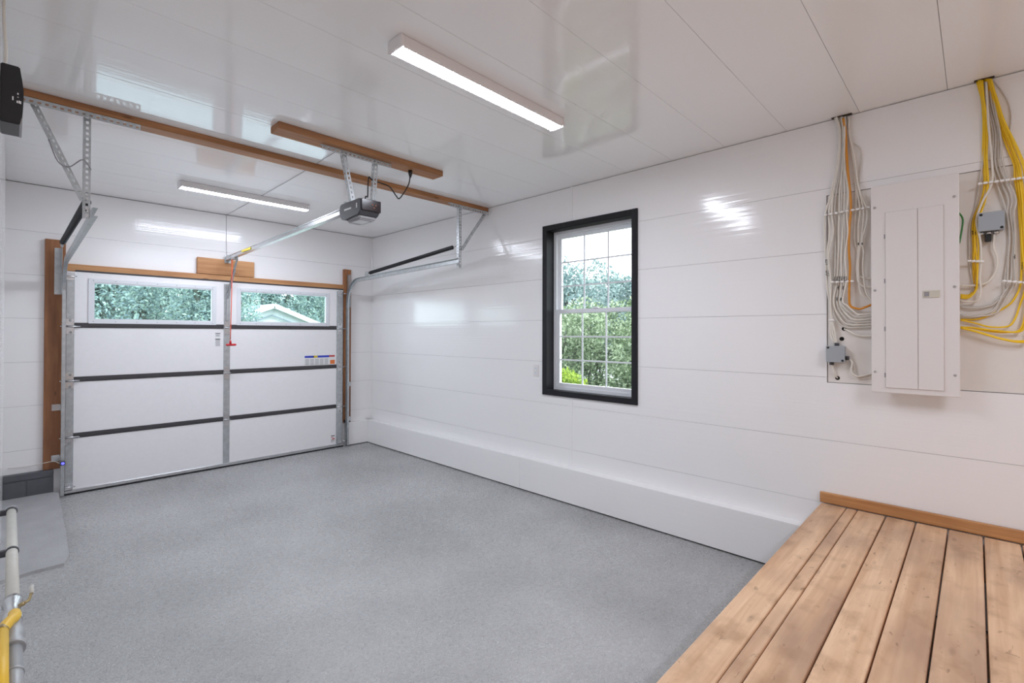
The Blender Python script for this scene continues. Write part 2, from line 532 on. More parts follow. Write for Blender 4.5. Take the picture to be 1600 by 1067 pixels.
# clad curb along the right wall and its return beside the door
ZB, XB, YB = 0.313, 3.55, 6.265
cb = thing('baseboard_right', 'white plastic clad curb along the foot of the window wall', None, (3.6, 3.5, 0), kind='structure')
for y0, y1 in ((YR, 3.299), (3.302, YB + .02)):
    part('curb_panel', 'wall_pvc_long', cb, ((XB, y0, .012), (XB + .012, y1, ZB)))
for y0, y1 in ((YR, 2.73), (2.733, YB + .02)):
    part('curb_top', 'wall_pvc_long', cb, ((XB + .001, y0, ZB), (XW, y1, ZB + .008)))
part('curb_panel', 'wall_pvc_long', cb, ((3.245, YB, .012), (XB, YB + .012, ZB)))
part('curb_top', 'wall_pvc_long', cb, ((3.245, YB, ZB), (XB, YW, ZB + .008)))
part('curb_core', 'rubber', cb, ((XB + .014, YR, 0), (XW, YW, ZB - .004)), ((3.25, YB + .014, 0), (XW, YW, ZB - .004)))
# grey painted block curb on the other side of the door
cl = thing('baseboard_back', 'dark grey painted concrete block curb at the foot of the door wall', None, (0.14, 6.28, 0), kind='structure')
for x0, x1, z0, z1 in ((XL, 0.118, .05, .205), (0.122, 0.30, .05, .205)):
    part('concrete_block', 'block_grey', cl, ((x0, 6.265, z0), (x1, YW, z1)), bevel=.004)
part('cap_course', 'block_grey', cl, ((XL, 6.262, .209), (0.30, YW, .268)), bevel=.004)
part('mortar', 'block_grey', cl, ((XL, 6.27, 0), (0.297, YW, .21)))
# trims: corner strip and wall joints
tr = B(); box(tr, (XW - .012, YW - .012, ZB + .008), (XW, YW, ZC), .002)
tag(obj('trim_1', tr, 'wall_pvc_long'), 'slim white corner strip between window wall and door wall', None, kind='structure')
tr = B(); box(tr, (XW - .004, 2.722, WIN[3] + .05), (XW, 2.746, ZC), .001); box(tr, (XW - .004, 2.722, ZB + .008), (XW, 2.746, WIN[1] - .045), .001)
tag(obj('trim_2', tr, 'wall_pvc_long'), 'white joint strip above and below the window', None, kind='structure')

# raised rough pad in the corner
bm = B()
pts = [(XL, 4.37), (.12, 4.40), (.265, 4.40), (.30, 4.52), (.322, 5.6), (.333, 6.20), (.30, 6.265), (XL, 6.265)]
lo = [bm.verts.new((x + (.004 if x > XL else 0), y_ - .004, 0)) for x, y_ in pts]
hi = [bm.verts.new((x, y_, .02 + .04 * (y_ - 4.37) / 1.9)) for x, y_ in pts]
bm.faces.new(hi); bm.faces.new(lo[::-1])
for i in range(len(pts)):
    j = (i + 1) % len(pts); bm.faces.new((lo[i], lo[j], hi[j], hi[i]))
tag(obj('concrete_pad', bm, 'pad_concrete'), 'low rough grey concrete pad below the grey block curb', 'concrete pad')

# ------------------------------------------------------------------ overhead garage door
YD = 6.285
door = thing('door_1', 'white sectional overhead garage door with two long windows', None, (1.77, YD, 0), kind='structure')
DX0, DX1 = 0.375, 3.185
SZ = [0.035, 0.553, 1.095, 1.618, 2.150]
WN = ((0.574, 1.607), (1.893, 2.948))
WZ = (1.685, 2.055)
for k in range(4):
    z0, z1 = SZ[k] + .002, SZ[k + 1] - .002
    holes = [(a, WZ[0], b, WZ[1]) for a, b in WN] if k == 3 else []
    bm = B()
    for (a, b, c, d) in rect_minus((DX0, z0, DX1, z1), holes):
        box(bm, (a, YD, b), (c, YD + .04, d))
    sec = obj('door_section', bm, 'door_white', door)
    if k:
        for x0, x1 in ((0.437, 1.722), (1.789, 3.09)):
            bm = B()
            box(bm, (x0, YD - .008, z0 - .004), (x1, YD, z0 + .034), .003)
            box(bm, (x0, YD - .004, z0 - .016), (x1, YD, z0 - .005))
            obj('joint_strip', bm, 'seam_dark', sec)
    if k == 3:
        for a, b in WN:
            bm = B()
            w = .036
            for (p, q, r, s) in rect_minus((a - w, WZ[0] - w, b + w, WZ[1] + w), [(a, WZ[0], b, WZ[1])]):
                box(bm, (p, YD - .010, q), (r, YD, s))
            # glazing bead
            for (p, q, r, s) in rect_minus((a, WZ[0], b, WZ[1]), [(a + .010, WZ[0] + .010, b - .010, WZ[1] - .010)]):
                box(bm, (p, YD - .004, q), (r, YD + .03, s))
            fr = obj('window_frame', bm, 'vinyl_white', sec)
            part('pane', 'door_glass', sec, ((a + .008, YD + .012, WZ[0] + .008), (b - .008, YD + .016, WZ[1] - .008)))
            for i in range(7):
                x = a + (b - a) * i / 6
                for zz in (WZ[0] - .018, WZ[1] + .018):
                    bm = B(); disc(bm, (x, YD - .010, zz), (0, -1, 0), .004, .002, 8); obj('frame_screw', bm, 'ink_grey', sec)
    # stiles of this section
    for x0, x1 in ((0.378, 0.437), (1.722, 1.789), (3.09, 3.182)):
        bm = B()
        za, zb = z0 + .004, z1 - (.004 if k < 3 else .02)
        box(bm, (x0, YD - .006, za), (x1, YD, zb), .002)
        if x0 != 1.722:
            for i in range(5):
                disc(bm, ((x0 + x1) / 2, YD - .006, za + (zb - za) * (i + .5) / 5), (0, -1, 0), .012, .005, 12)
        else:
            for i in range(3):
                disc(bm, ((x0 + x1) / 2, YD - .006, za + (zb - za) * (i + .5) / 3), (0, -1, 0), .006, .004, 8)
        obj('stile', bm, 'galvanised', sec)
for k in (1, 2, 3):
    for xc in (0.405, 1.756, 3.135):
        z = SZ[k]
        bm = B()
        box(bm, (xc - .03, YD - .011, z + .008), (xc + .03, YD - .006, z + .075), .002)
        box(bm, (xc - .03, YD - .011, z - .075), (xc + .03, YD - .006, z - .008), .002)
        e = {0.405: (-.07, .075), 1.756: (-.04, .04), 3.135: (-.05, .10)}[xc]
        tube(bm, [(xc + e[0], YD - .017, z), (xc + e[1], YD - .017, z)], .007, 10)
        for s in (-1, 1):
            for dx in (-.016, .016):
                disc(bm, (xc + dx, YD - .011, z + s * .045), (0, -1, 0), .006, .004, 8)
        obj('hinge', bm, 'bright_steel', door)
for xc, e in ((0.405, -.06), (3.135, .10)):
    for z in (2.10, .08):
        bm = B()
        box(bm, (xc - .03, YD - .012, z - .04), (xc + .03, YD - .006, z + .035), .002)
        box(bm, (xc - .03, YD - .045, z - .008), (xc + .03, YD - .006, z - .004))
        tube(bm, [(xc + e, YD - .03, z), (xc + .045, YD - .03, z)], .006, 10)
        obj('roller_bracket', bm, 'bright_steel', door)
part('bottom_rail', 'bright_steel', door, ((DX0, YD - .012, .018), (DX1, YD + .03, .05)), bevel=.002)
part('bottom_seal', 'rubber', door, ((DX0 - .01, YD - .006, 0.0), (DX1 + .01, YD + .035, .022)), bevel=.004)
part('top_seal', 'seam_dark', door, ((0.44, YD - .004, 2.150), (DX1, YD + .02, 2.166)))
# strut slot of the centre stile and opener bracket
part('operator_bracket', 'galvanised', door, ((1.742, YD - .026, 1.70), (1.770, YD - .006, 2.12)), bevel=.003)

def sticker(name, x0, x1, z0, z1, bars, label):
    bm = B()
    box(bm, (x0, YD - .0012, z0), (x1, YD, z1))
    for (u0, u1, v0, v1, mi) in bars:
        box(bm, (x0 + (x1 - x0) * u0, YD - .0018, z0 + (z1 - z0) * v0), (x0 + (x1 - x0) * u1, YD - .0011, z0 + (z1 - z0) * v1), mi=mi)
    s = obj(name, bm, ['sticker_white', 'ink_grey', 'ink_blue', 'ink_yellow', 'ink_orange', 'ink_red', 'ink'], door)
    s['label'] = label
bars = [(0, .30, .78, 1, 2), (.27, .42, .78, 1, 3), (.42, .80, .78, 1, 2), (.80, 1, .82, 1, 5), (.84, 1, .05, .48, 4)]
for i in range(5):
    for j in range(5):
        bars.append((.02 + i * .158, .14 + i * .158, .06 + j * .13, .11 + j * .13, 1))
a, b = at(476, 555, 'y', YD), at(523, 568, 'y', YD)
sticker('sticker', a.x, b.x, 1.135, 1.26, bars, 'blue yellow and orange printed strip sticker')
bars = [(.05, .95, .92, .97, 6), (.1, .8, .82, .86, 1), (.1, .9, .74, .78, 1), (.05, .95, .50, .56, 6)] + [(.1, .9, .06 + i * .09, .10 + i * .09, 1) for i in range(5)]
sticker('sticker', 1.635, 1.69, 1.40, 1.56, bars, 'small white sticker with rows of fine grey print')
bars = [(.05, .95, .88, .98, 6), (.05, .6, .70, .78, 5), (.3, .95, .46, .60, 5), (.05, .9, .30, .36, 6), (.05, .6, .1, .16, 1)]
sticker('sticker', 3.018, 3.075, .075, .175, bars, 'small sticker with red and black print in the corner')
sticker('sticker', 2.98, 3.075, 1.627, 1.645, [(0, 1, 0, 1, 3), (.1, .9, .4, .6, 6)], 'thin yellow warning sticker on the joint strip')

# ------------------------------------------------------------------ boards round the door
def board(name, mat, a, b, label, cat='board', bevel=.003):
    return tag(part(name, mat, None, (a, b), bevel=bevel), label, cat)
board('jamb_board', 'jamb_wood', (.228, 6.287, .269), (.372, YW, 2.44), 'dark brown upright jamb board rising from the grey block curb')
board('jamb_board', 'jamb_wood', (3.196, 6.287, ZB + .01), (3.305, YW, 2.44), 'dark brown upright jamb board standing on the white clad curb')
board('header_board', 'header_wood', (.374, 6.287, 2.152), (3.195, YW, 2.222), 'long thin brown board running along the top of the garage door')
board('mounting_block', 'header_wood', (1.455, 6.284, 2.226), (2.048, YW, 2.41), 'short wide brown board behind the opener rail end')
tag(part('jamb_foot', 'rubber', None, ((3.20, 6.28, ZB + .008), (3.30, 6.287, ZB + .05)), bevel=.003), 'small black pad at the bottom of the jamb board on white curb', 'pad')

# ------------------------------------------------------------------ door tracks
def track(X, inward, zr0, zr1, yend, label):
    t = thing('door_track', label, 'track', (X, 6.24, 0))
    r = .30
    yv = 6.235
    path = [(X, yv, .02), (X, yv, zr0 - r)]
    for i in range(1, 13):
        a = math.pi / 2 * i / 12
        path.append((X, yv - r + r * math.cos(a), zr0 - r + r * math.sin(a)))
    path.append((X, yend, zr1))
    s = inward
    prof = [(0, -.026), (s * .026, -.026), (s * .026, -.023), (s * .003, -.023), (s * .003, .023), (s * .026, .023), (s * .026, .026), (0, .026)]
    bm = B(); sweep(bm, prof, path); obj('rail', bm, 'galvanised', t)
    # flag bracket that ties the curve to the jamb
    xo = X - s * .002
    bm = B()
    box(bm, (xo - s * .003, 6.19, 1.92), (xo, YD + .002, 2.36))
    box(bm, (xo - s * .05, YD - .006, 1.92), (xo, YD + .002, 2.36))
    for z in (2.0, 2.14, 2.29):
        disc(bm, (xo - s * .028, YD - .006, z), (0, -1, 0), .008, .005, 8)
    obj('flag_bracket', bm, 'galvanised', t)
    for z in (.37, .85):
        bm = B()
        box(bm, (xo - s * .06, YD - .006, z - .03), (xo, YD + .002, z + .03), .001)
        box(bm, (xo - s * .003, 6.21, z - .03), (xo, YD, z + .03))
        disc(bm, (xo - s * .035, YD - .006, z), (0, -1, 0), .008, .005, 8)
        obj('jamb_bracket', bm, 'bright_steel', t)
    return t
track(0.345, 1, 2.225, 2.295, 3.86, 'galvanised door track on the side of the grey block curb')
track(3.24, -1, 2.272, 2.315, 3.88, 'galvanised door track on the side of the window wall')

# hangers: slotted angles from the long beam
def hanger(x0, x1, xv, zb, brace, label):
    t = thing('track_hanger', label, 'bracket', (xv, 3.93, zb))
    bm = B(); angle_iron(bm, (x0, 3.862, 2.893), (x1, 3.862, 2.893), (0, 1, 0), (0, 0, -1), .036); obj('mount_rail', bm, 'galvanised', t)
    bm = B(); angle_iron(bm, (xv, 3.90, 2.89), (xv, 3.90, zb), (1, 0, 0), (0, 1, 0), .034); obj('drop_strut', bm, 'galvanised', t)
    bm = B(); p, q = Vector(brace[0]), Vector(brace[1])
    perforated(bm, p, q, (1, 0, 0), .034); perforated(bm, p + Vector((0, .017, 0)), q + Vector((0, .017, 0)), (0, 1, 0), .034)
    obj('brace', bm, 'galvanised', t)
    for z in (zb + .02, zb + .06, zb + .12):
        bm = B(); disc(bm, (xv + .017, 3.899, z), (0, -1, 0), .009, .006, 8); obj('bolt', bm, 'bright_steel', t)
hanger(.03, .575, .305, 2.255, ((.085, 3.888, 2.88), (.305, 3.888, 2.36)), 'slotted steel track hanger below the black wall unit')
hanger(3.10, 3.64, 3.255, 2.245, ((3.615, 3.888, 2.875), (3.285, 3.888, 2.44)), 'slotted steel track hanger next to the window wall')

def spring(p, q, label):
    p, q = Vector(p), Vector(q)
    t = thing('tension_spring', label, 'spring', p)
    d = (q - p); L = d.length; d /= L
    n = 170
    pts, rs = [], []
    for i in range(n * 2 + 1):
        pts.append(p + d * (.05 + (L - .13) * i / (n * 2))); rs.append(.0225 if i % 2 else .0185)
    bm = B(); tube(bm, pts, rs, 10); obj('coil', bm, 'black_plastic', t, smooth=True)
    for a_, b_ in ((p - d * .01, p + d * .06), (q - d * .09, q - d * .02)):
        bm = B(); tube(bm, [a_, b_], .006, 8); obj('hook', bm, 'bright_steel', t)
    bm = B()
    s = Vector((1, 0, 0))
    disc(bm, q - s * .008, s, .034, .016, 20); disc(bm, q - s * .012, s, .012, .024, 12)
    obj('pulley', bm, 'galvanised', t)
spring((.33, 3.93, 2.375), (.325, 5.93, 2.36), 'long black extension spring above the track nearest the grey block curb')
spring((3.255, 3.95, 2.475), (3.245, 5.76, 2.335), 'long black extension spring above the track beside the window wall')
bm = B()
tube(bm, spline([(.15, 3.87, 2.68), (.19, 3.86, 2.56), (.24, 3.86, 2.54), (.30, 3.87, 2.60), (.34, 3.88, 2.55)]), .003, 6)
tag(obj('safety_cable', bm, 'ink_grey'), 'thin grey safety cable looped round the slotted hanger', 'cable')

# ------------------------------------------------------------------ ceiling beams
board('ceiling_beam', 'beam_wood', (XL + .002, 3.865, 2.896), (XW - .002, 3.978, ZC), 'long brown wooden beam spanning the ceiling from wall to wall', 'beam', .004)
board('ceiling_beam', 'beam_wood', (1.203, 3.262, 2.894), (2.548, 3.402, ZC), 'short brown wooden beam above the door opener motor', 'beam', .004)

# ------------------------------------------------------------------ door opener
op = thing('door_opener', 'black and grey garage door opener hung from the short beam', 'door opener', (1.79, 3.30, 2.37))
OX0, OX1, OY0, OY1 = 1.71, 1.865, 3.13, 3.44
bm = B()   # side profile, rounded at the nose and below, extruded across
prof = [(OY0, 2.43), (OY0, 2.512), (OY0 + .02, 2.520), (OY1 - .02, 2.520), (OY1, 2.500), (OY1, 2.440), (OY1 - .03, 2.405), (OY1 - .09, 2.392), (OY0 + .03, 2.405)]
l = [bm.verts.new((OX0, a, b)) for a, b in prof]; r = [bm.verts.new((OX1, a, b)) for a, b in prof]
bm.faces.new(l); bm.faces.new(r[::-1])
for i in range(len(prof)):
    j = (i + 1) % len(prof); bm.faces.new((l[i], r[i], r[j], l[j]))
bmesh.ops.bevel(bm, geom=list(bm.edges), offset=.004, segments=2, affect='EDGES')
hs = obj('motor_housing', bm, 'charcoal_plastic', op)
part('control_panel', 'smoked_panel', op, ((OX0 + .006, OY0 - .012, 2.432), (OX1 + .004, OY0 + .004, 2.516)), bevel=.005, seg=2)
for i, (x, z) in enumerate(((1.80, 2.480), (1.825, 2.478), (1.812, 2.460))):
    bm = B(); disc(bm, (x, OY0 - .012, z), (0, -1, 0), .006, .003, 10); obj('button', bm, 'button_amber', op)
bm = B()
bpts = [(OX0 + .012, OY0 + .035), (OX1 - .012, OY0 + .035), (OX1 - .012, OY1 - .10), (OX1 - .035, OY1 - .07), (OX0 + .035, OY1 - .07), (OX0 + .012, OY1 - .10)]
lo = [bm.verts.new((x, y_, 2.378)) for x, y_ in bpts]; hi = [bm.verts.new((x, y_, 2.410)) for x, y_ in bpts]
bm.faces.new(lo[::-1]); bm.faces.new(hi)
for i in range(6):
    bm.faces.new((lo[i], lo[(i + 1) % 6], hi[(i + 1) % 6], hi[i]))
bmesh.ops.bevel(bm, geom=list(bm.edges), offset=.008, segments=2, affect='EDGES')
lens = obj('light_lens', bm, 'grey_plastic', op)
part('lens_inlay', 'vinyl_white', lens, ((OX0 + .035, OY0 + .07, 2.3765), (OX1 - .035, OY1 - .12, 2.3785)))
part('name_stripe', 'sticker_white', hs, ((OX0 - .0012, OY0 + .13, 2.462), (OX0 + .002, OY0 + .235, 2.474)), bevel=.001)
part('vent_slot', 'sticker_white', hs, ((OX0 - .0012, OY0 + .045, 2.455), (OX0 + .002, OY0 + .058, 2.490)), bevel=.001)
rail = B()
A, Z = Vector((1.757, OY1 - .005, 2.482)), Vector((1.757, 6.20, 2.424))
obox(rail, A, Z, .030, .034, (1, 0, 0))
obox(rail, A + Vector((0, 0, .019)), Z + Vector((0, 0, .019)), .042, .005, (1, 0, 0))
obox(rail, A - Vector((0, 0, .019)), Z - Vector((0, 0, .019)), .042, .004, (1, 0, 0))
rl = obj('rail', rail, 'bright_steel', op)
part('rail_tag', 'ink_yellow', rl, ((1.733, 5.45, 2.428), (1.7365, 5.72, 2.452)))
part('rail_end_pulley', 'galvanised', op, ((1.730, 6.13, 2.395), (1.784, 6.235, 2.452)), bevel=.004)
part('header_bracket', 'galvanised', op, ((1.738, 6.22, 2.40), (1.742, 6.284, 2.45)), ((1.772, 6.22, 2.40), (1.776, 6.284, 2.45)), ((1.725, 6.278, 2.37), (1.79, 6.284, 2.46)))
part('trolley', 'galvanised', op, ((1.735, 5.98, 2.385), (1.779, 6.08, 2.412)), bevel=.003)
bm = B()
obox(bm, (1.787, 6.04, 2.40), (1.757, 6.262, 2.02), .022, .004, (1, 0, 0)); obox(bm, (1.780, 6.10, 2.28), (1.752, 6.262, 1.95), .020, .004, (1, 0, 0))
obj('door_arm', bm, 'bright_steel', op)
bm = B(); tube(bm, spline([(1.738, 6.05, 2.39), (1.736, 6.052, 2.0), (1.729, 6.06, 1.48)]), .0045, 8); obj('release_rope', bm, 'orange_rope', op)
bm = B()
tube(bm, [(1.685, 6.06, 1.424), (1.70, 6.06, 1.424), (1.77, 6.06, 1.424), (1.788, 6.06, 1.424)], [.010, .0125, .0125, .010], 12)
tube(bm, [(1.729, 6.06, 1.43), (1.729, 6.06, 1.475)], [.014, .008], 10)
obj('release_handle', bm, 'red_plastic', op)
bm = B(); angle_iron(bm, (1.515, 3.315, 2.892), (2.075, 3.315, 2.892), (0, 1, 0), (0, 0, -1), .034); obj('mount_rail', bm, 'galvanised', op)
bm = B(); angle_iron(bm, (1.672, 3.33, 2.885), (1.752, 3.33, 2.515), (1, 0, .2), (0, 1, 0), .032); obj('drop_strut', bm, 'galvanised', op)
bm = B(); angle_iron(bm, (1.935, 3.33, 2.885), (1.915, 3.33, 2.50), (1, 0, 0), (0, 1, 0), .032); obj('drop_strut', bm, 'galvanised', op)
bm = B(); perforated(bm, (1.70, 3.345, 2.523), (1.945, 3.345, 2.523), (0, 1, 0), .034); obj('motor_strap', bm, 'galvanised', op)

cord = thing('power_cord', 'black power cord drooping from the short beam to the opener', 'cord', (2.27, 3.34, 2.63))
pts = [(2.27, 3.34, 2.855), (2.255, 3.34, 2.78), (2.21, 3.34, 2.70), (2.165, 3.34, 2.642), (2.135, 3.34, 2.66), (2.08, 3.34, 2.715), (2.02, 3.34, 2.728), (1.93, 3.35, 2.74), (1.893, 3.335, 2.75), (1.880, 3.325, 2.68), (1.878, 3.325, 2.60), (1.86, 3.30, 2.585), (1.83, 3.27, 2.575), (1.815, 3.25, 2.522)]
bm = B(); tube(bm, spline(pts), .005, 8); obj('cable', bm, 'black_plastic', cord)
bm = B(); tube(bm, [(2.27, 3.34, 2.893), (2.27, 3.34, 2.87), (2.27, 3.34, 2.835)], [.017, .017, .007], 12); obj('plug', bm, 'black_plastic', cord)
bm = B(); tube(bm, spline([(1.70, 3.40, 2.934), (1.74, 4.5, 2.935), (1.752, 6.30, 2.935), (1.752, 6.318, 2.93), (1.752, 6.319, 2.7), (1.752, 6.30, 2.46)], 4), .0022, 6)
tag(obj('bell_wire', bm, 'ink_grey'), 'thin grey wire along the ceiling and down to the rail end', 'wire')

# ------------------------------------------------------------------ ceiling lights
def lamp(x0, x1, y0, y1, label):
    t = thing('ceiling_light', label, 'ceiling light', ((x0 + x1) / 2, (y0 + y1) / 2, 2.878), 'linear ceiling lights')
    bm = B(); box(bm, (x0 + .012, y0, 2.884), (x1 - .012, y1, ZC), .008, 2); obj('housing', bm, 'fixture_white', t)
    for a, b in ((x0, x0 + .014), (x1 - .014, x1)):
        bm = B(); box(bm, (a, y0 - .003, 2.880), (b, y1 + .003, ZC - .002), .004, 2); obj('end_cap', bm, 'fixture_white', t)
    bm = B()
    n = 8
    vs_ = []
    for k in range(n + 1):
        a = k / n
        yy = y0 + .006 + (y1 - y0 - .012) * a
        zz = 2.885 - .006 * math.sin(math.pi * a)
        vs_.append((bm.verts.new((x0 + .014, yy, zz)), bm.verts.new((x1 - .014, yy, zz))))
    for a, b in zip(vs_, vs_[1:]):
        bm.faces.new((a[0], a[1], b[1], b[0]))
    obj('diffuser', bm, 'diffuser', t)
lamp(1.232, 2.452, 1.893, 2.003, 'white linear ceiling light lit, opposite the black framed window')
lamp(1.060, 2.235, 5.17, 5.285, 'white linear ceiling light lit, above the garage door')
lamp(1.20, 2.42, -1.15, -1.04, 'added unseen white linear ceiling light lit, above the wooden platform')  # extra fixture behind the camera, added to brighten the room

# ------------------------------------------------------------------ window
win = thing('window_1', 'white double-hung window with grid bars in a black casing', None, (XW, 2.557, .95), kind='structure')
OY = (2.041, 3.077); OZ = (.962, 2.613)
for a, b in (((XW - .018, OY[0], OZ[0]), (XW, OY[0] + .052, OZ[1])), ((XW - .018, OY[1] - .052, OZ[0]), (XW, OY[1], OZ[1])),
             ((XW - .018, OY[0] + .052, OZ[1] - .052), (XW, OY[1] - .052, OZ[1])), ((XW - .018, OY[0] + .052, OZ[0]), (XW, OY[1] - .052, OZ[0] + .052))):
    part('casing_board', 'black_trim', win, (a, b), bevel=.002)
iy0, iz0, iy1, iz1 = WIN
XG = XW + .095       # where the white unit starts
for a, b in (((XW - .017, iy0, iz0), (XG, iy0 + .014, iz1)), ((XW - .017, iy1 - .014, iz0), (XG, iy1, iz1)),
             ((XW - .017, iy0, iz1 - .014), (XG, iy1, iz1)), ((XW - .017, iy0, iz0), (XG, iy1, iz0 + .014))):
    part('jamb_liner', 'black_trim', win, (a, b))
bm = B()
for (a, b, c, d) in rect_minus((iy0, iz0, iy1, iz1), [(iy0 + .045, iz0 + .045, iy1 - .045, iz1 - .045)]):
    box(bm, (XG, a, b), (XG + .075, c, d))
for (a, b, c, d) in rect_minus((iy0 + .03, iz0 + .03, iy1 - .03, iz1 - .03), [(iy0 + .055, iz0 + .055, iy1 - .055, iz1 - .055)]):
    box(bm, (XG + .03, a, b), (XG + .075, c, d))
obj('unit_frame', bm, 'vinyl_white', win)
def sash(x, z0, z1, rail):
    y0, y1 = iy0 + .045, iy1 - .045
    w = rail
    bm = B()
    for (a, b, c, d) in rect_minus((y0, z0, y1, z1), [(y0 + w, z0 + w, y1 - w, z1 - w)]):
        box(bm, (x, a, b), (x + .028, c, d))
    s = obj('sash', bm, 'vinyl_white', win)
    gy0, gy1, gz0, gz1 = y0 + w, y1 - w, z0 + w, z1 - w
    py, pz = (gy1 - gy0) / 3, (gz1 - gz0) / 3
    for i in (1, 2):
        part('grid_bar', 'vinyl_white', s, ((x + .010, gy0 + py * i - .007, gz0), (x + .018, gy0 + py * i + .007, gz1)))
        part('grid_bar', 'vinyl_white', s, ((x + .0101, gy0, gz0 + pz * i - .007), (x + .0179, gy1, gz0 + pz * i + .007)))
    for i in range(3):
        for j in range(3):
            part('pane', 'window_glass', s, ((x + .012, gy0 + py * i + .007, gz0 + pz * j + .007), (x + .015, gy0 + py * (i + 1) - .007, gz0 + pz * (j + 1) - .007)))
    return s
zm = 1.775
s_up = sash(XG + .038, zm - .02, iz1 - .045, .034)
s_lo = sash(XG + .006, iz0 + .045, zm + .02, .036)
bm = B(); box(bm, (XG - .008, 2.50, zm + .02), (XG + .02, 2.56, zm + .032), .003); obj('sash_lock', bm, 'vinyl_white', s_lo)

# wall outlet
ot = thing('wall_outlet', 'white double wall outlet beside the black window casing', 'outlet', (XW, 3.17, 1.13))
part('cover_plate', 'enamel', ot, ((XW - .006, 3.132, 1.130), (XW, 3.205, 1.246)), bevel=.003)
for z in (1.150, 1.196):
    rc = part('receptacle', 'vinyl_white', ot, ((XW - .009, 3.150, z), (XW - .005, 3.187, z + .032)), bevel=.002)
    part('slot', 'ink', rc, ((XW - .0094, 3.160, z + .014), (XW - .0088, 3.162, z + .024)), ((XW - .0094, 3.173, z + .014), (XW - .0088, 3.175, z + .024)))

# ------------------------------------------------------------------ breaker panel, backing board
bb = board('backing_board', 'ply_white', (XW + .004, CUT[0] + .003, CUT[1] + .004), (XW + .011, CUT[2] - .006, CUT[3] - .004), 'white painted backing board behind the breaker panel and cables', 'board', 0)
bp = thing('breaker_panel', 'tall white electrical breaker panel on the backing board', 'breaker panel', (3.6, .255, 1.22))
part('enclosure', 'enamel', bp, ((3.562, .10, 1.255), (XW + .003, .415, 2.40)))
bm = B(); box(bm, (3.548, .062, 1.220), (3.562, .448, 2.437), .004, 2); obj('front_cover', bm, 'enamel', bp)
bm = B()
for (a, b, c, d) in rect_minus((.118, 1.243, .388, 2.281), [(.124, 1.249, .382, 2.275)]):
    box(bm, (3.5465, a, b), (3.549, c, d))
obj('door_surround', bm, 'enamel', bp)
part('door_hinge_strip', 'enamel', bp, ((3.5415, .236, 1.251), (3.549, .380, 2.273)), bevel=.002)
pd = part('panel_door', 'enamel', bp, ((3.5415, .126, 1.251), (3.549, .2335, 2.273)), bevel=.002)
lt = part('latch', 'beige_plastic', pd, ((3.537, .142, 1.765), (3.542, .214, 1.806)), bevel=.002)
part('latch_slot', 'ink_grey', pd, ((3.5362, .186, 1.772), (3.5372, .208, 1.799)))
for z in (1.31, 1.58, 1.86, 2.12):
    part('hinge', 'ink_grey', bp, ((3.545, .3805, z), (3.5485, .3865, z + .026)))
for yy in (.082, .430):
    for z in (1.34, 1.82, 2.31):
        bm = B(); disc(bm, (3.548, yy, z), (-1, 0, 0), .007, .003, 10); obj('screw', bm, 'bright_steel', bp)

def junction(y0, y1, z0, z1, label):
    t = thing('junction_box', label, 'junction box', (XW, (y0 + y1) / 2, z0))
    part('box_body', 'box_grey', t, ((3.604, y0 + .003, z0 + .003), (XW + .004, y1 - .003, z1 - .003)), bevel=.003)
    ld = part('lid', 'box_grey', t, ((3.596, y0, z0), (3.604, y1, z1)), bevel=.002)
    for yy, z in ((y0 + .012, z0 + .012), (y1 - .012, z1 - .012)):
        bm = B(); disc(bm, (3.596, yy, z), (-1, 0, 0), .007, .002, 8); obj('screw', bm, 'ink', ld)
    return t
j1 = junction(.588, .688, 1.384, 1.488, 'grey junction box low on the backing board under white cables')
for c_, a_ in (((3.626, .634, 1.488), (0, 0, 1)), ((3.626, .662, 1.384), (0, 0, -1)), ((3.626, .588, 1.412), (0, -1, 0))):
    bm = B(); disc(bm, c_, a_, .013, .018, 10); obj('cable_gland', bm, 'charcoal_plastic', j1)
j2 = junction(-.112, -.010, 2.112, 2.212, 'grey junction box between the yellow cables with black connector below')
for y_ in (-.024, -.052, -.080):
    bm = B(); disc(bm, (3.626, y_, 2.112), (0, 0, -1), .0125, .016, 12); obj('cable_gland', bm, 'bright_steel', j2)
part('connector', 'black_plastic', j2, ((3.608, -.062, 2.058), (3.645, -.036, 2.096)), bevel=.003)

# ------------------------------------------------------------------ cables (traced on the backing board)
LA = lambda a, b: (1260 + a / 4.445, 160 + b / 4.445)
LB = lambda a, b: (1260 + a / 4.445, 380 + b / 4.445)
RC = lambda a, b: (1440 + a / 4.445, 100 + b / 4.445)
RD = lambda a, b: (1440 + a / 4.445, 320 + b / 4.445)
random.seed(4)
def cable(pts, mat, r, x, label, group, name='electrical_cable', marks=0):
    if len(pts) > 9:       # hand-run cables wander a little between their clips
        pts = [(px + (random.uniform(-1.3, 1.3) if 0 < i < len(pts) - 1 else 0), py) for i, (px, py) in enumerate(pts)]
        P = [at(px, py, 'x', x + random.uniform(-.007, .003)) for px, py in pts]
    else:
        P = [at(px, py, 'x', (x if isinstance(x, float) else x[i])) for i, (px, py) in enumerate(pts)]
    S = spline(P, 5)
    bm = B(); tube(bm, S, r, 7, mi=0)
    for k in range(marks):      # hand-written felt-pen marks on the sheath
        i0 = int(len(S) * (.56 + .04 * k)) 
        for j in range(5):
            p = S[min(i0, len(S) - 2)].lerp(S[min(i0 + 1, len(S) - 1)], j / 5)
            box(bm, p + Vector((-r - .0006, -r * .7, -.0022)), p + Vector((-r * .5, r * random.uniform(-.2, .7), .0022)), mi=1)
    o = obj(name, bm, [mat, 'ink'])
    return tag(o, label, 'cable', group)
RW = .0052
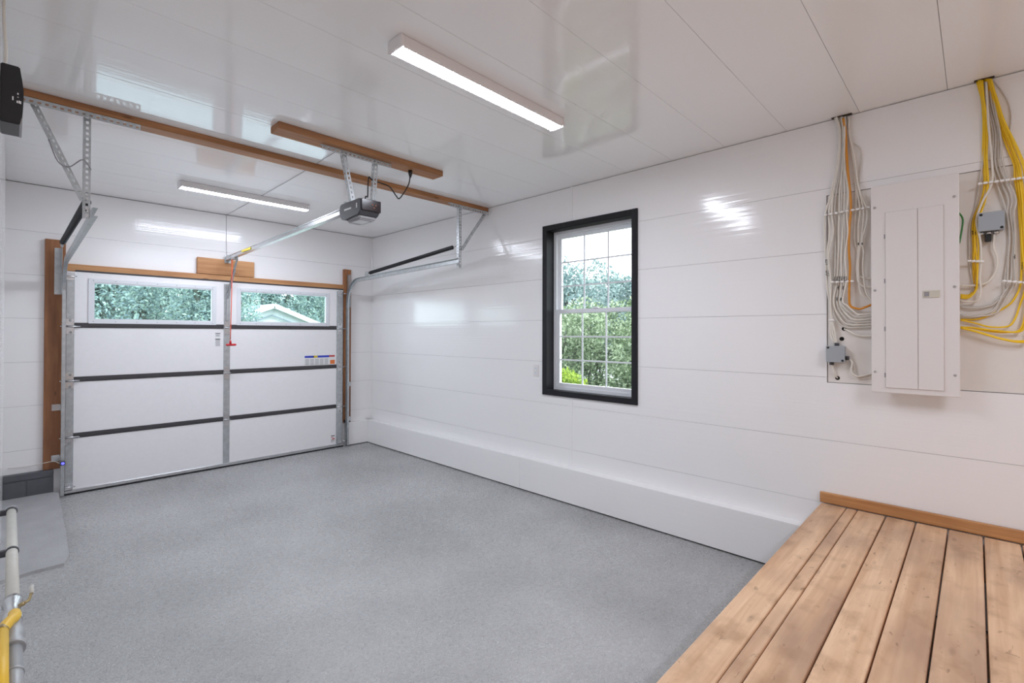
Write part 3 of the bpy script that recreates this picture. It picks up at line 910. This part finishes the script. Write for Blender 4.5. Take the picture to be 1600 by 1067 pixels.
# white cables beside the left edge of the breaker panel
gl = 'white cables on one side of the breaker panel'
lab_a = 'white cable bending under the orange cable into the breaker panel'
lab_b = 'white cable running down to the low grey junction box'
lab_c = 'white cable turning into the breaker panel inside the orange cable'
for i, (s, t1, m1, t2, e) in enumerate(((195, 135, 140, 150, 0), (200, 158, 158, 170, 1), (208, 180, 178, 186, 2))):
    cable([LA(s, 100), LA(230, 200), LA(222, 400), LA(170 + i * 10, 640), LA(t1, 775), LA(t1 - 4 + i * 4, 900), LB(136 + i * 8, 80), LB(t2 - 14, 270), LB(158 + i * 6, 430), LB(168 + i * 6, 535), LB(170 + i * 14, 620), LB(196 + i * 6, 700)],
          'cable_white', RW, 3.632 - i * .004, lab_b + [' at the outer edge', ' in the middle of three', ' nearest the orange cable'][i], gl, marks=2 if i < 2 else 0)
for i, (s, t1, m1, t2, b1, e) in enumerate(((215, 200, 205, 195, 520, 585), (225, 222, 225, 212, 500, 566), (240, 240, 245, 228, 485, 548), (246, 255, 240, 245, 470, 530), (262, 270, 262, 256, 455, 512), (268, 282, 270, 272, 440, 494))):
    cable([LA(s, 100), LA(240 + i * 5, 220), LA(245 + i * 4, 420), LA(t1 + 10, 620), LA(t1, 765), LA(t1 + 2, 900), LB(m1, 80), LB(t2, 268), LB(t2 - 18, 400), LB(t2 + 4, b1 - 10), LB(t2 + 70, e - 6), LB(380, e), LB(458, e - 6)],
          'cable_white' if i % 2 else 'cable_grey', RW, 3.640 - i * .005, 'white cable with the ' + ['lowest', 'second lowest', 'third lowest', 'third highest', 'second highest', 'highest'][i] + ' bend under the orange cable', gl, marks=3 if i in (2, 4) else 1)
for i, (t1, m1, x1, e) in enumerate(((345, 350, 345, 242), (368, 372, 352, 300), (392, 392, 366, 376), (425, 400, 398, 388))):
    cable([LA(285 + i * 4, 98), LA(300, 220), LA(318 + i * 5, 380), LA(345 + i * 8, 600), LA(t1, 742), LA(t1 - 4, 850), LA(m1 - 12, 960), LB(x1 + 4, 60), LB(x1, 170), LB(x1 + 8, e - 30 - 10 * i), LB(x1 + 50, e), LB(458, e + 2)],
          'cable_white', RW, 3.640 - i * .005, 'white cable entering breaker panel inside the orange bend, ' + ['highest', 'second highest', 'second lowest', 'lowest'][i] + ' entry', gl, marks=1 if i in (1, 3) else 0)
cable([LA(330, 285), LA(372, 320), LA(382, 390), LA(368, 520), LA(372, 640), LA(386, 742)], 'cable_grey', .003, 3.642, 'thin grey wire bowed out beside the orange cable', gl)
cable([LA(255, 108), LA(268, 200), LA(280, 320), LA(290, 480), LA(302, 620), LA(305, 745), LA(302, 860), LB(297, 40), LB(304, 160), LB(305, 270), LB(293, 370), LB(312, 435), LB(360, 456), LB(410, 445), LB(460, 424)],
      'cable_orange', .0066, 3.612, 'single orange cable hanging among the white cables', 'orange cables')
cable([LB(170, 832), LB(180, 860), LB(200, 915), LB(216, 936)], 'cable_white', RW, (3.63, 3.632, 3.64, 3.655), 'short white cable from low junction box into a hole', gl)
cable([LB(298, 805), LB(318, 830), LB(312, 890), LB(350, 925), LB(400, 918), LB(458, 903)], 'cable_white', RW, 3.63, 'upper white cable from low junction box to breaker panel', gl)
cable([LB(300, 812), LB(330, 850), LB(335, 900), LB(370, 932), LB(420, 926), LB(458, 914)], 'cable_grey', RW, 3.64, 'lower grey cable from low junction box to breaker panel', gl)
cable([LB(263, 594), LB(300, 612), LB(340, 634), LB(400, 645), LB(458, 642)], 'cable_white', RW * 1.2, (3.655, 3.642, 3.64, 3.64, 3.64), 'thick white cable from a hole above low junction box', gl)
# yellow and grey cables on the other side
gy = 'yellow cables on one side of the breaker panel'
for i in range(4):
    cable([RC(382 + i * 13, 112), RC(415 + i * 8, 260), RC(428 + i * 8, 420), RC(430 + i * 9, 640), RC(434 + i * 11, 825), RC(408 + i * 12, 950), RC(370 + i * 10, 1055), RD(352 + i * 10, 160), RD(354 + i * 12, 290), RD(356 + i * 12, 390), RD(368 + i * 7, 520), RD(365 + i * 5, 590), RD(330, 626 + i * 6), RD(270, 624 + i * 8)],
          'cable_yellow', RW * .8, 3.640 - i * .006, 'yellow cable in the tight bundle by the breaker panel, ' + ['hugging the panel side', 'second from the panel side', 'third from the panel side', 'outermost'][i], gy, marks=1 if i in (0, 2) else 0)
cable([RC(400, 125), RC(425, 300), RC(430, 600), RC(405, 835), RC(375, 1000), RD(340, 150), RD(334, 300), RD(338, 440), RD(358, 580), RD(320, 640), RD(270, 640)], 'cable_grey', RW * .8, 3.645, 'grey cable along the outside of the tight yellow bundle', 'grey cables')
cable([RC(450, 125), RC(462, 400), RC(485, 680), RC(492, 830), RC(425, 960), RD(386, 110), RD(408, 250), RD(413, 390), RD(404, 500), RD(412, 590), RD(390, 660), RD(340, 672), RD(270, 668)], 'cable_white', RW, 3.620, 'white cable bowed beside the tight yellow bundle', 'grey cables')
for i, (a0, t1, d1, t2, c1, e) in enumerate(((440, 520, 598, 575, 575, 705), (446, 552, 612, 598, 585, 712), (470, 582, 632, 622, 560, 765), (500, 612, 648, 645, 600, 770))):
    cable([RC(a0, 120), RC(455 + i * 16, 280), RC(490 + i * 20, 480), RC(492 + i * 24, 680), RC(t1, 815), RC(t1 + 45, 940), RD(d1 - 12, 60), RD(d1 + 4, 220), RD(d1 - 8, 380), RD(t2, 535), RD(c1, 620), RD(c1 - 50, e - 50), RD(c1 - 110, e - 10), RD(360, e + 6), RD(270, e)],
          'cable_grey', RW * .85, 3.645 - i * .004, 'light grey cable between the yellow bundles, ' + ['next to the tight bundle', 'second from the tight bundle', 'second from the wide bundle', 'next to the wide bundle'][i], 'grey cables', marks=1 if i in (0, 3) else 0)
ends = (([(688, 540), (650, 645), (600, 700), (500, 755), (390, 793), (270, 796)]),
        ([(715, 560), (690, 690), (650, 800), (590, 845), (480, 848), (370, 822), (270, 800)]),
        ([(728, 560), (720, 740), (690, 860), (610, 885), (480, 880), (350, 856), (270, 848)]),
        ([(745, 560), (740, 760), (712, 850), (660, 884), (500, 872), (350, 852), (270, 852)]),
        ([(760, 560), (770, 780), (740, 920), (670, 946), (540, 925), (390, 880), (270, 850)]),
        ([(778, 560), (795, 800), (760, 925), (690, 955), (540, 930), (390, 884), (270, 856)]))
for i, e in enumerate(ends):
    cable([RC(432 + i * 10, 104), RC(485 + i * 8, 240), RC(530 + i * 10, 400), RC(590 + i * 13, 560), RC(640 + i * 14, 700), RC(652 + i * 15, 795), RC(668 + i * 15, 950), RD(680 + i * 14, 50), RD(690 + i * 14, 300)] + [RD(*q) for q in e],
          'cable_yellow', RW * .85, 3.642 - i * .006, 'yellow cable of the wide bundle with the ' + ['highest', 'second highest', 'third highest', 'third lowest', 'second lowest', 'lowest'][i] + ' sweep into the breaker panel', gy, marks=2 if i in (0, 2) else 0)
cable([RC(498, 118), RC(550, 180), RC(602, 270), RC(620, 370), RC(612, 470), RC(610, 560)], 'cable_grey', .003, 3.644, 'thin grey wire arching out behind the wide yellow bundle', 'grey cables')
cable([RD(504, 200), RD(500, 290), RD(526, 370), RD(520, 450), RD(480, 520), RD(420, 552), RD(330, 562), RD(270, 560)], 'cable_white', RW * 1.15, 3.628, 'white cable curving from the upper junction box to breaker panel', 'grey cables')
cable([RD(254, 50), RD(280, 85), RD(286, 120), RD(276, 190), RD(262, 268)], 'cable_green', .0042, (3.60, 3.615, 3.615, 3.61, 3.60), 'short green ground wire at the edge of the breaker panel', 'green wires', 'ground_wire')

def clips(pts, label, x=3.612):
    P = [at(px, py, 'x', x) for px, py in pts]
    t = thing('cable_clip_strip', label, 'cable clip', P[0])
    for k in range(len(P)):
        p = P[k]
        bm = B(); box(bm, p + Vector((-.010, -.0085, -.006)), p + Vector((.004, .0085, .006)), .003, 1); obj('clip', bm, 'tie_white', t)
    bm = B(); tube(bm, [p + Vector((.006, 0, 0)) for p in P], .003, 6); obj('strap', bm, 'tie_white', t)
def row(f, a0, b0, a1, b1, n):
    return [f(a0 + (a1 - a0) * i / (n - 1), b0 + (b1 - b0) * i / (n - 1)) for i in range(n)]
clips(row(LA, 134, 782, 432, 728, 9), 'row of white clips across the top of the white cables')
clips(row(LB, 180, 270, 318, 264, 5), 'row of white clips halfway down white and orange cables')
clips(row(LB, 166, 534, 184, 534, 2), 'pair of white clips just above the low junction box', 3.622)
clips(row(RC, 405, 832, 790, 780, 11), 'row of white clips across the top of the yellow cables', 3.606)
clips(row(RD, 330, 390, 420, 394, 4), 'row of white clips on the tight yellow bundle')
clips(row(RD, 575, 530, 790, 545, 7), 'row of white clips low on the wide yellow bundle', 3.606)
# openings the cables come through
for (y0, y1, lab) in ((.545, .665, 'dark slot in the ceiling edge where white cables drop'), (-.085, .006, 'dark slot in the ceiling edge where yellow cables drop')):
    tag(part('ceiling_slot', 'slot_brown', None, ((3.622, y0 + .008, ZC - .003), (XW, y1 - .004, ZC + .002)), bevel=.001), lab, 'opening')
for p, lab in ((LB(216, 936), 'dark round hole below the low junction box'), (LB(246, 664), 'dark round hole just above the low junction box'), (LB(262, 594), 'dark round hole where a thick white cable enters')):
    c = at(p[0], p[1], 'x', XW + .003); bm = B(); disc(bm, c, (1, 0, 0), .013, .002, 14)
    tag(obj('cable_hole', bm, 'hole_black'), lab, 'hole')

# ------------------------------------------------------------------ wooden platform
ZD = 0.480
dk = thing('wooden_platform', 'raised platform of worn light brown wooden planks', 'platform', (1.2, -.7, 0))
e0 = .722
edges = [(.722, .588), (.584, .532), (.528, .394), (.388, .256), (.250, .118), (.112, -.022), (-.028, -.162)]
yy = -.168
while yy > YR + .15:
    edges.append((yy, yy - .134)); yy -= .14
for (a, b) in edges:
    lo_x = XA + .003
    bm = B(); box(bm, (lo_x, b, ZD - .038), (3.622, a, ZD), .006, 2)
    obj('plank', bm, 'deck_wood', dk, origin=(1.2, (a + b) / 2, ZD - .038))
for x in (-1.1, -.2, .7, 1.6, 2.5, 3.44):
    part('joist', 'deck_wood', dk, ((x, YR + .02, ZD - .18), (x + .038, .68, ZD - .039)))
    part('post', 'deck_wood', dk, ((x + .039, .59, 0), (x + .128, .679, ZD - .039)))
part('rim_board', 'deck_wood', dk, ((XA + .01, .681, ZD - .18), (3.545, .718, ZD - .039)))
tag(part('deck_trim', 'trim_wood', None, ((3.625, -2.15, ZD + .001), (XW - .001, .730, ZD + .068)), bevel=.006, seg=2), 'brown wooden trim board on the platform against the wall', 'trim board')

# ------------------------------------------------------------------ pipes and unit on the left wall
gp = thing('wall_pipe', 'cream and grey pipe run clamped low along the wall', 'pipe', (.017, 2.0, .45))
PX, PZ = .018, .452
bm = B(); tube(bm, [(PX, 2.86, PZ), (PX, 4.34, PZ)], .022, 20); obj('cream_pipe', bm, 'pipe_cream', gp)
bm = B(); tube(bm, [(PX, 1.97, PZ), (PX, 2.46, PZ)], .024, 20); obj('grey_pipe', bm, 'pipe_grey', gp)
bm = B(); tube(bm, [(PX, 4.315, PZ), (PX, 4.35, PZ)], .030, 20); obj('end_coupling', bm, 'pipe_grey', gp)
bm = B(); tube(bm, [(PX, 2.43, PZ), (PX, 2.45, PZ), (PX, 2.50, PZ), (PX, 2.53, PZ), (PX, 2.56, PZ), (PX, 2.60, PZ), (PX, 2.68, PZ)], [.033, .034, .027, .033, .033, .026, .025], 20); obj('coupling', bm, 'pipe_grey', gp)
for y_ in (4.31, 3.52, 2.26):
    bm = B()
    tube(bm, [(PX, y_ - .010, PZ), (PX, y_ + .010, PZ)], .0262, 20)
    box(bm, (XL, y_ - .012, PZ - .016), (PX - .015, y_ + .012, PZ + .016), .002)
    obj('pipe_clamp', bm, 'charcoal_plastic' if y_ > 3 else 'pipe_grey', gp)
vb = B()
tube(vb, [(PX, 2.67, PZ), (PX, 2.70, PZ), (PX, 2.73, PZ), (PX, 2.82, PZ), (PX, 2.84, PZ), (PX, 2.875, PZ)], [.027, .031, .025, .025, .032, .031], 16)
vb_o = obj('ball_valve', vb, 'bright_steel', gp)
bm = B(); tube(bm, [(PX + .018, 2.77, PZ + .014), (PX + .034, 2.77, PZ + .020)], .008, 10); tube(bm, spline([(PX + .032, 2.77, PZ + .020), (PX + .046, 2.785, PZ + .022), (PX + .054, 2.82, PZ + .034)]), .0055, 8); obj('valve_lever', bm, 'brass', vb_o)
bm = B(); tube(bm, [(PX + .054, 2.815, PZ + .032), (PX + .056, 2.85, PZ + .052)], [.0075, .0065], 8); obj('lever_grip', bm, 'pipe_cream', vb_o)
gh = thing('gas_pipe', 'yellow coated gas pipe branching off below the valve', 'pipe', (0, 2.0, .45))
GX, GZ = -.0105, PZ + .044
bm = B(); tube(bm, spline([(PX + .004, 2.69, PZ + .022), (PX + .004, 2.62, PZ + .036), (PX - .012, 2.57, GZ), (GX, 2.51, GZ)]), .0185, 14); obj('elbow', bm, 'gas_yellow', gh)
bm = B(); tube(bm, [(GX, 2.53, GZ), (GX, 2.50, GZ)], .0195, 14); obj('collar', bm, 'brass', gh)
bm = B(); tube(bm, [(GX, 2.51, GZ), (GX, 1.97, GZ)], .0185, 16); obj('straight_pipe', bm, 'gas_yellow', gh)

wu = thing('wall_unit', 'black wall-mounted unit with curved front high on the wall', 'wall unit', (XL, 2.85, 2.28))
yn, yf = 2.60, 2.77
def prof_at(zs):
    return zs
z0u, z1u = at(18, 192, 'y', yn).z, at(18, 101, 'y', yn).z
xm = at(37, 150, 'y', yn).x; xt = at(31, 104, 'y', yn).x; xb = at(33, 192, 'y', yn).x
H = z1u - z0u
pr = [(XL + .001, z0u), (xb, z0u), (xb + (xm - xb) * .6, z0u + H * .2), (xm, z0u + H * .42), (xm, z0u + H * .6), (xt + (xm - xt) * .6, z0u + H * .78), (xt, z1u), (XL + .001, z1u)]
bm = B()
l = [bm.verts.new((a, yn, b)) for a, b in pr]; r = [bm.verts.new((a, yf, b)) for a, b in pr]
bm.faces.new(l); bm.faces.new(r[::-1])
for i in range(len(pr)):
    j = (i + 1) % len(pr); bm.faces.new((l[i], r[i], r[j], l[j]))
bmesh.ops.bevel(bm, geom=list(bm.edges), offset=.003, segments=2, affect='EDGES')
obj('casing', bm, 'black_plastic', wu)
bm = B()
for i, (px, py, h) in enumerate(((19, 150, 8), (27, 145, 4), (27, 151, 2), (26, 157, 5), (29, 157, 6), (31, 158, 6))):
    p = at(px, py, 'y', yn - .001); q = at(px + 2.2, py + h * .8, 'y', yn - .001)
    box(bm, (p.x, yn - .0012, q.z), (q.x, yn + .0005, p.z))
obj('printed_marks', bm, 'sticker_white', wu)
part('front_edge', 'grey_plastic', wu, ((xb - .004, yn + .001, z0u - .001), (xb + .003, yf - .001, z0u + H * .12)))
bm = B(); tube(bm, spline([(XL + .012, 2.66, z1u), (XL + .014, 2.66, z1u + .08), (XL + .008, 2.665, z1u + .2), (XL + .008, 2.665, ZC)]), .005, 8)
tag(obj('unit_cable', bm, 'cable_white'), 'cream cable rising from the black wall unit to the ceiling', 'cable')

# door sensor with blue light and its wire
ds = thing('door_sensor', 'small sensor with a blue light beside the door track', 'sensor', (.35, 6.20, .33))
part('sensor_body', 'charcoal_plastic', ds, ((.335, 6.165, .315), (.375, 6.205, .352)), bevel=.004)
bm = B(); disc(bm, (.358, 6.165, .334), (0, -1, 0), .011, .004, 12); obj('led', bm, 'led_blue', ds)
bm = B(); tube(bm, spline([(.336, 6.19, .335), (.30, 6.27, .345), (.23, 6.28, .34), (.15, 6.315, .325), (.0, 6.318, .33)]), .003, 6); obj('wire', bm, 'cable_white', ds)

# ------------------------------------------------------------------ outside
gd = part('ground', 'grass', None, ((XW + .22, -40, -.4), (60, YW + .2, -.1)), ((-40, 13.0, -.4), (60, 70, -.1)))
tag(gd, 'green lawn outside the garage', None, kind='structure')
dv = part('driveway', 'driveway', None, ((-40, YW + .14, -.4), (60, 13.0, -.09)))
tag(dv, 'pale concrete driveway outside the garage door', None, kind='structure')

def leaves(bm_pts, n, c, rad, size, rng, shell=0.55):
    """bent two-triangle leaves scattered through an ellipsoid, denser at the outside"""
    d = rng.normal(size=(n, 3)); d /= np.linalg.norm(d, axis=1)[:, None]
    rr = (shell + (1 - shell) * rng.random(n)) ** 0.7
    p = np.array(c) + d * rr[:, None] * np.array(rad)
    t = rng.normal(size=(n, 3)); t /= np.linalg.norm(t, axis=1)[:, None]
    s = np.cross(t, rng.normal(size=(n, 3))); s /= np.linalg.norm(s, axis=1)[:, None]
    L = size * (0.6 + 0.8 * rng.random(n))[:, None]
    bm_pts.append(np.stack([p - t * L, p - s * L * .45, p + t * L, p + s * L * .45], axis=1))

def plant(name, label, cat, base_pt, blobs, n, size, mat, seed, trunk=.05, group=None):
    rng = np.random.default_rng(seed)
    t = thing(name, label, cat, base_pt, group)
    chunks = []
    tot = sum(r[0] * r[1] * r[2] for _, r in blobs) ** 1
    for c, r in blobs:
        k = int(n * (r[0] * r[2]) / sum(q[0] * q[2] for _, q in blobs))
        leaves(chunks, k, c, r, size, rng)
    V = np.concatenate(chunks).reshape(-1, 3) - np.array(base_pt)
    F = np.arange(len(V)).reshape(-1, 4)
    me = bpy.data.meshes.new('foliage'); me.from_pydata(V.tolist(), [], F.tolist()); me.materials.append(MATS[mat])
    o = bpy.data.objects.new('foliage', me); COL.objects.link(o); o.parent = t; o['kind'] = 'stuff'
    bm = B()
    for c, r in blobs:
        b0 = Vector(base_pt); c = Vector(c)
        tube(bm, spline([b0, b0.lerp(c, .5) + Vector((0, 0, .1)), c]), [trunk * (1 - .6 * i / 12) for i in range(13)], 7)
    obj('branch', bm, 'bark', t)
    return t

def blobs_around(base_pt, h, w, k, seed):
    rng = random.Random(seed); out = []
    for i in range(k):
        z = base_pt[2] + h * (.25 + .6 * rng.random())
        out.append(((base_pt[0] + rng.uniform(-w, w) * .6, base_pt[1] + rng.uniform(-w, w) * .6, z), (w * rng.uniform(.4, .65), w * rng.uniform(.4, .65), h * rng.uniform(.16, .28))))
    return out
# shrubs and trees seen through the side window
for i, (x, y_, h, w, k, n, size, mat, lab, cat) in enumerate((
        (6.6, 5.35, 2.05, .72, 10, 9000, .035, 'leaf_mid', 'airy pale green shrub outside the window behind the lime bush', 'shrub'),
        (6.5, 3.70, 2.15, .72, 10, 9000, .035, 'leaf_mid', 'airy pale green shrub outside the window behind the low green bush', 'shrub'),
        (8.5, 3.95, 2.4, .8, 10, 8000, .04, 'leaf_mid', 'tall pale green shrub in the back row outside the window', 'shrub'),
        (8.5, 5.85, 2.4, .8, 12, 8000, .04, 'leaf_mid', 'tall pale green shrub in the back row outside the window', 'shrub'),
        (5.15, 3.85, 1.22, .42, 8, 6000, .03, 'leaf_lime', 'low bright lime bush outside under the window', 'bush'),
        (5.15, 2.95, 1.0, .42, 6, 5000, .03, 'leaf_mid', 'low green bush outside under the window', 'bush'),
        (13.0, 10.5, 4.3, 1.9, 16, 15000, .075, 'leaf_dark', 'large dark bluish tree far outside the window', 'tree'),
        (17.0, 10.7, 4.3, 1.4, 14, 10000, .08, 'leaf_dark', 'slim dark bluish tree far outside against the sky', 'tree'))):
    bp_ = (x, y_, -.1)
    plant('leafy_' + cat, lab, cat, bp_, blobs_around(bp_, h, w, k, 11 + i), n, size, mat, 40 + i, .03 if cat != 'tree' else .12, 'plants outside the side window')
# cedars beyond the garage door
for i, (x, y_, near) in enumerate(((-1.2, 16.2, 1), (1.45, 16.2, 1), (4.1, 16.2, 1), (0.2, 19.6, 1), (2.9, 19.6, 1), (1.5, 29, 0), (6.1, 29, 0), (10.7, 29, 0), (15.3, 29, 0), (10.1, 35, 0), (15.7, 35, 0))):
    bp_ = (x, y_, -.1)
    h, w = (5.0, 1.12) if near else (6.8, 1.95)
    lab = ['feathery cedar tree outside the door window with no roof in it', 'feathery cedar tree outside beyond the white gabled house'][0 if near else 1]
    plant('cedar_tree', lab, 'tree', bp_, blobs_around(bp_, h, w, 16, 70 + i), 17000 if near else 13000, .05 if near else .10, 'leaf_cedar', 90 + i, .12, 'cedar trees outside the garage door ' + ('near' if near else 'far'))
# white gabled outbuilding
ap = at(424, 476, 'y', 20.0)
hb = thing('gabled_house', 'white gabled outbuilding seen through the garage door window', 'building', (ap.x, 20.0, -.1))
hw, hz = 2.5, ap.z - .95
bm = B()
v = [bm.verts.new(p) for p in ((ap.x - hw, 20.05, -.1), (ap.x + hw, 20.05, -.1), (ap.x + hw, 20.05, hz), (ap.x, 20.05, ap.z - .05), (ap.x - hw, 20.05, hz))]
v2 = [bm.verts.new(q.co + Vector((0, 4, 0))) for q in v]
bm.faces.new(v); bm.faces.new(v2[::-1])
for i in range(5):
    bm.faces.new((v[i], v2[i], v2[(i + 1) % 5], v[(i + 1) % 5]))
obj('wall', bm, 'house_white', hb)
for s in (-1, 1):
    bm = B(); obox(bm, (ap.x, 22, ap.z), (ap.x + s * (hw + .3), 22, hz - .16), 4.6, .07, (0, 1, 0)); obj('roof', bm, 'house_roof', hb)
    bm = B(); obox(bm, (ap.x, 19.68, ap.z - .05), (ap.x + s * (hw + .3), 19.68, hz - .21), .04, .17, (0, 1, 0)); obj('fascia', bm, 'house_white', hb)
    bm = B(); obox(bm, (ap.x, 19.9, ap.z - .42), (ap.x + s * (hw - .6), 19.9, hz - .18), .06, .05, (0, 1, 0)); obj('gable_moulding', bm, 'house_roof', hb)
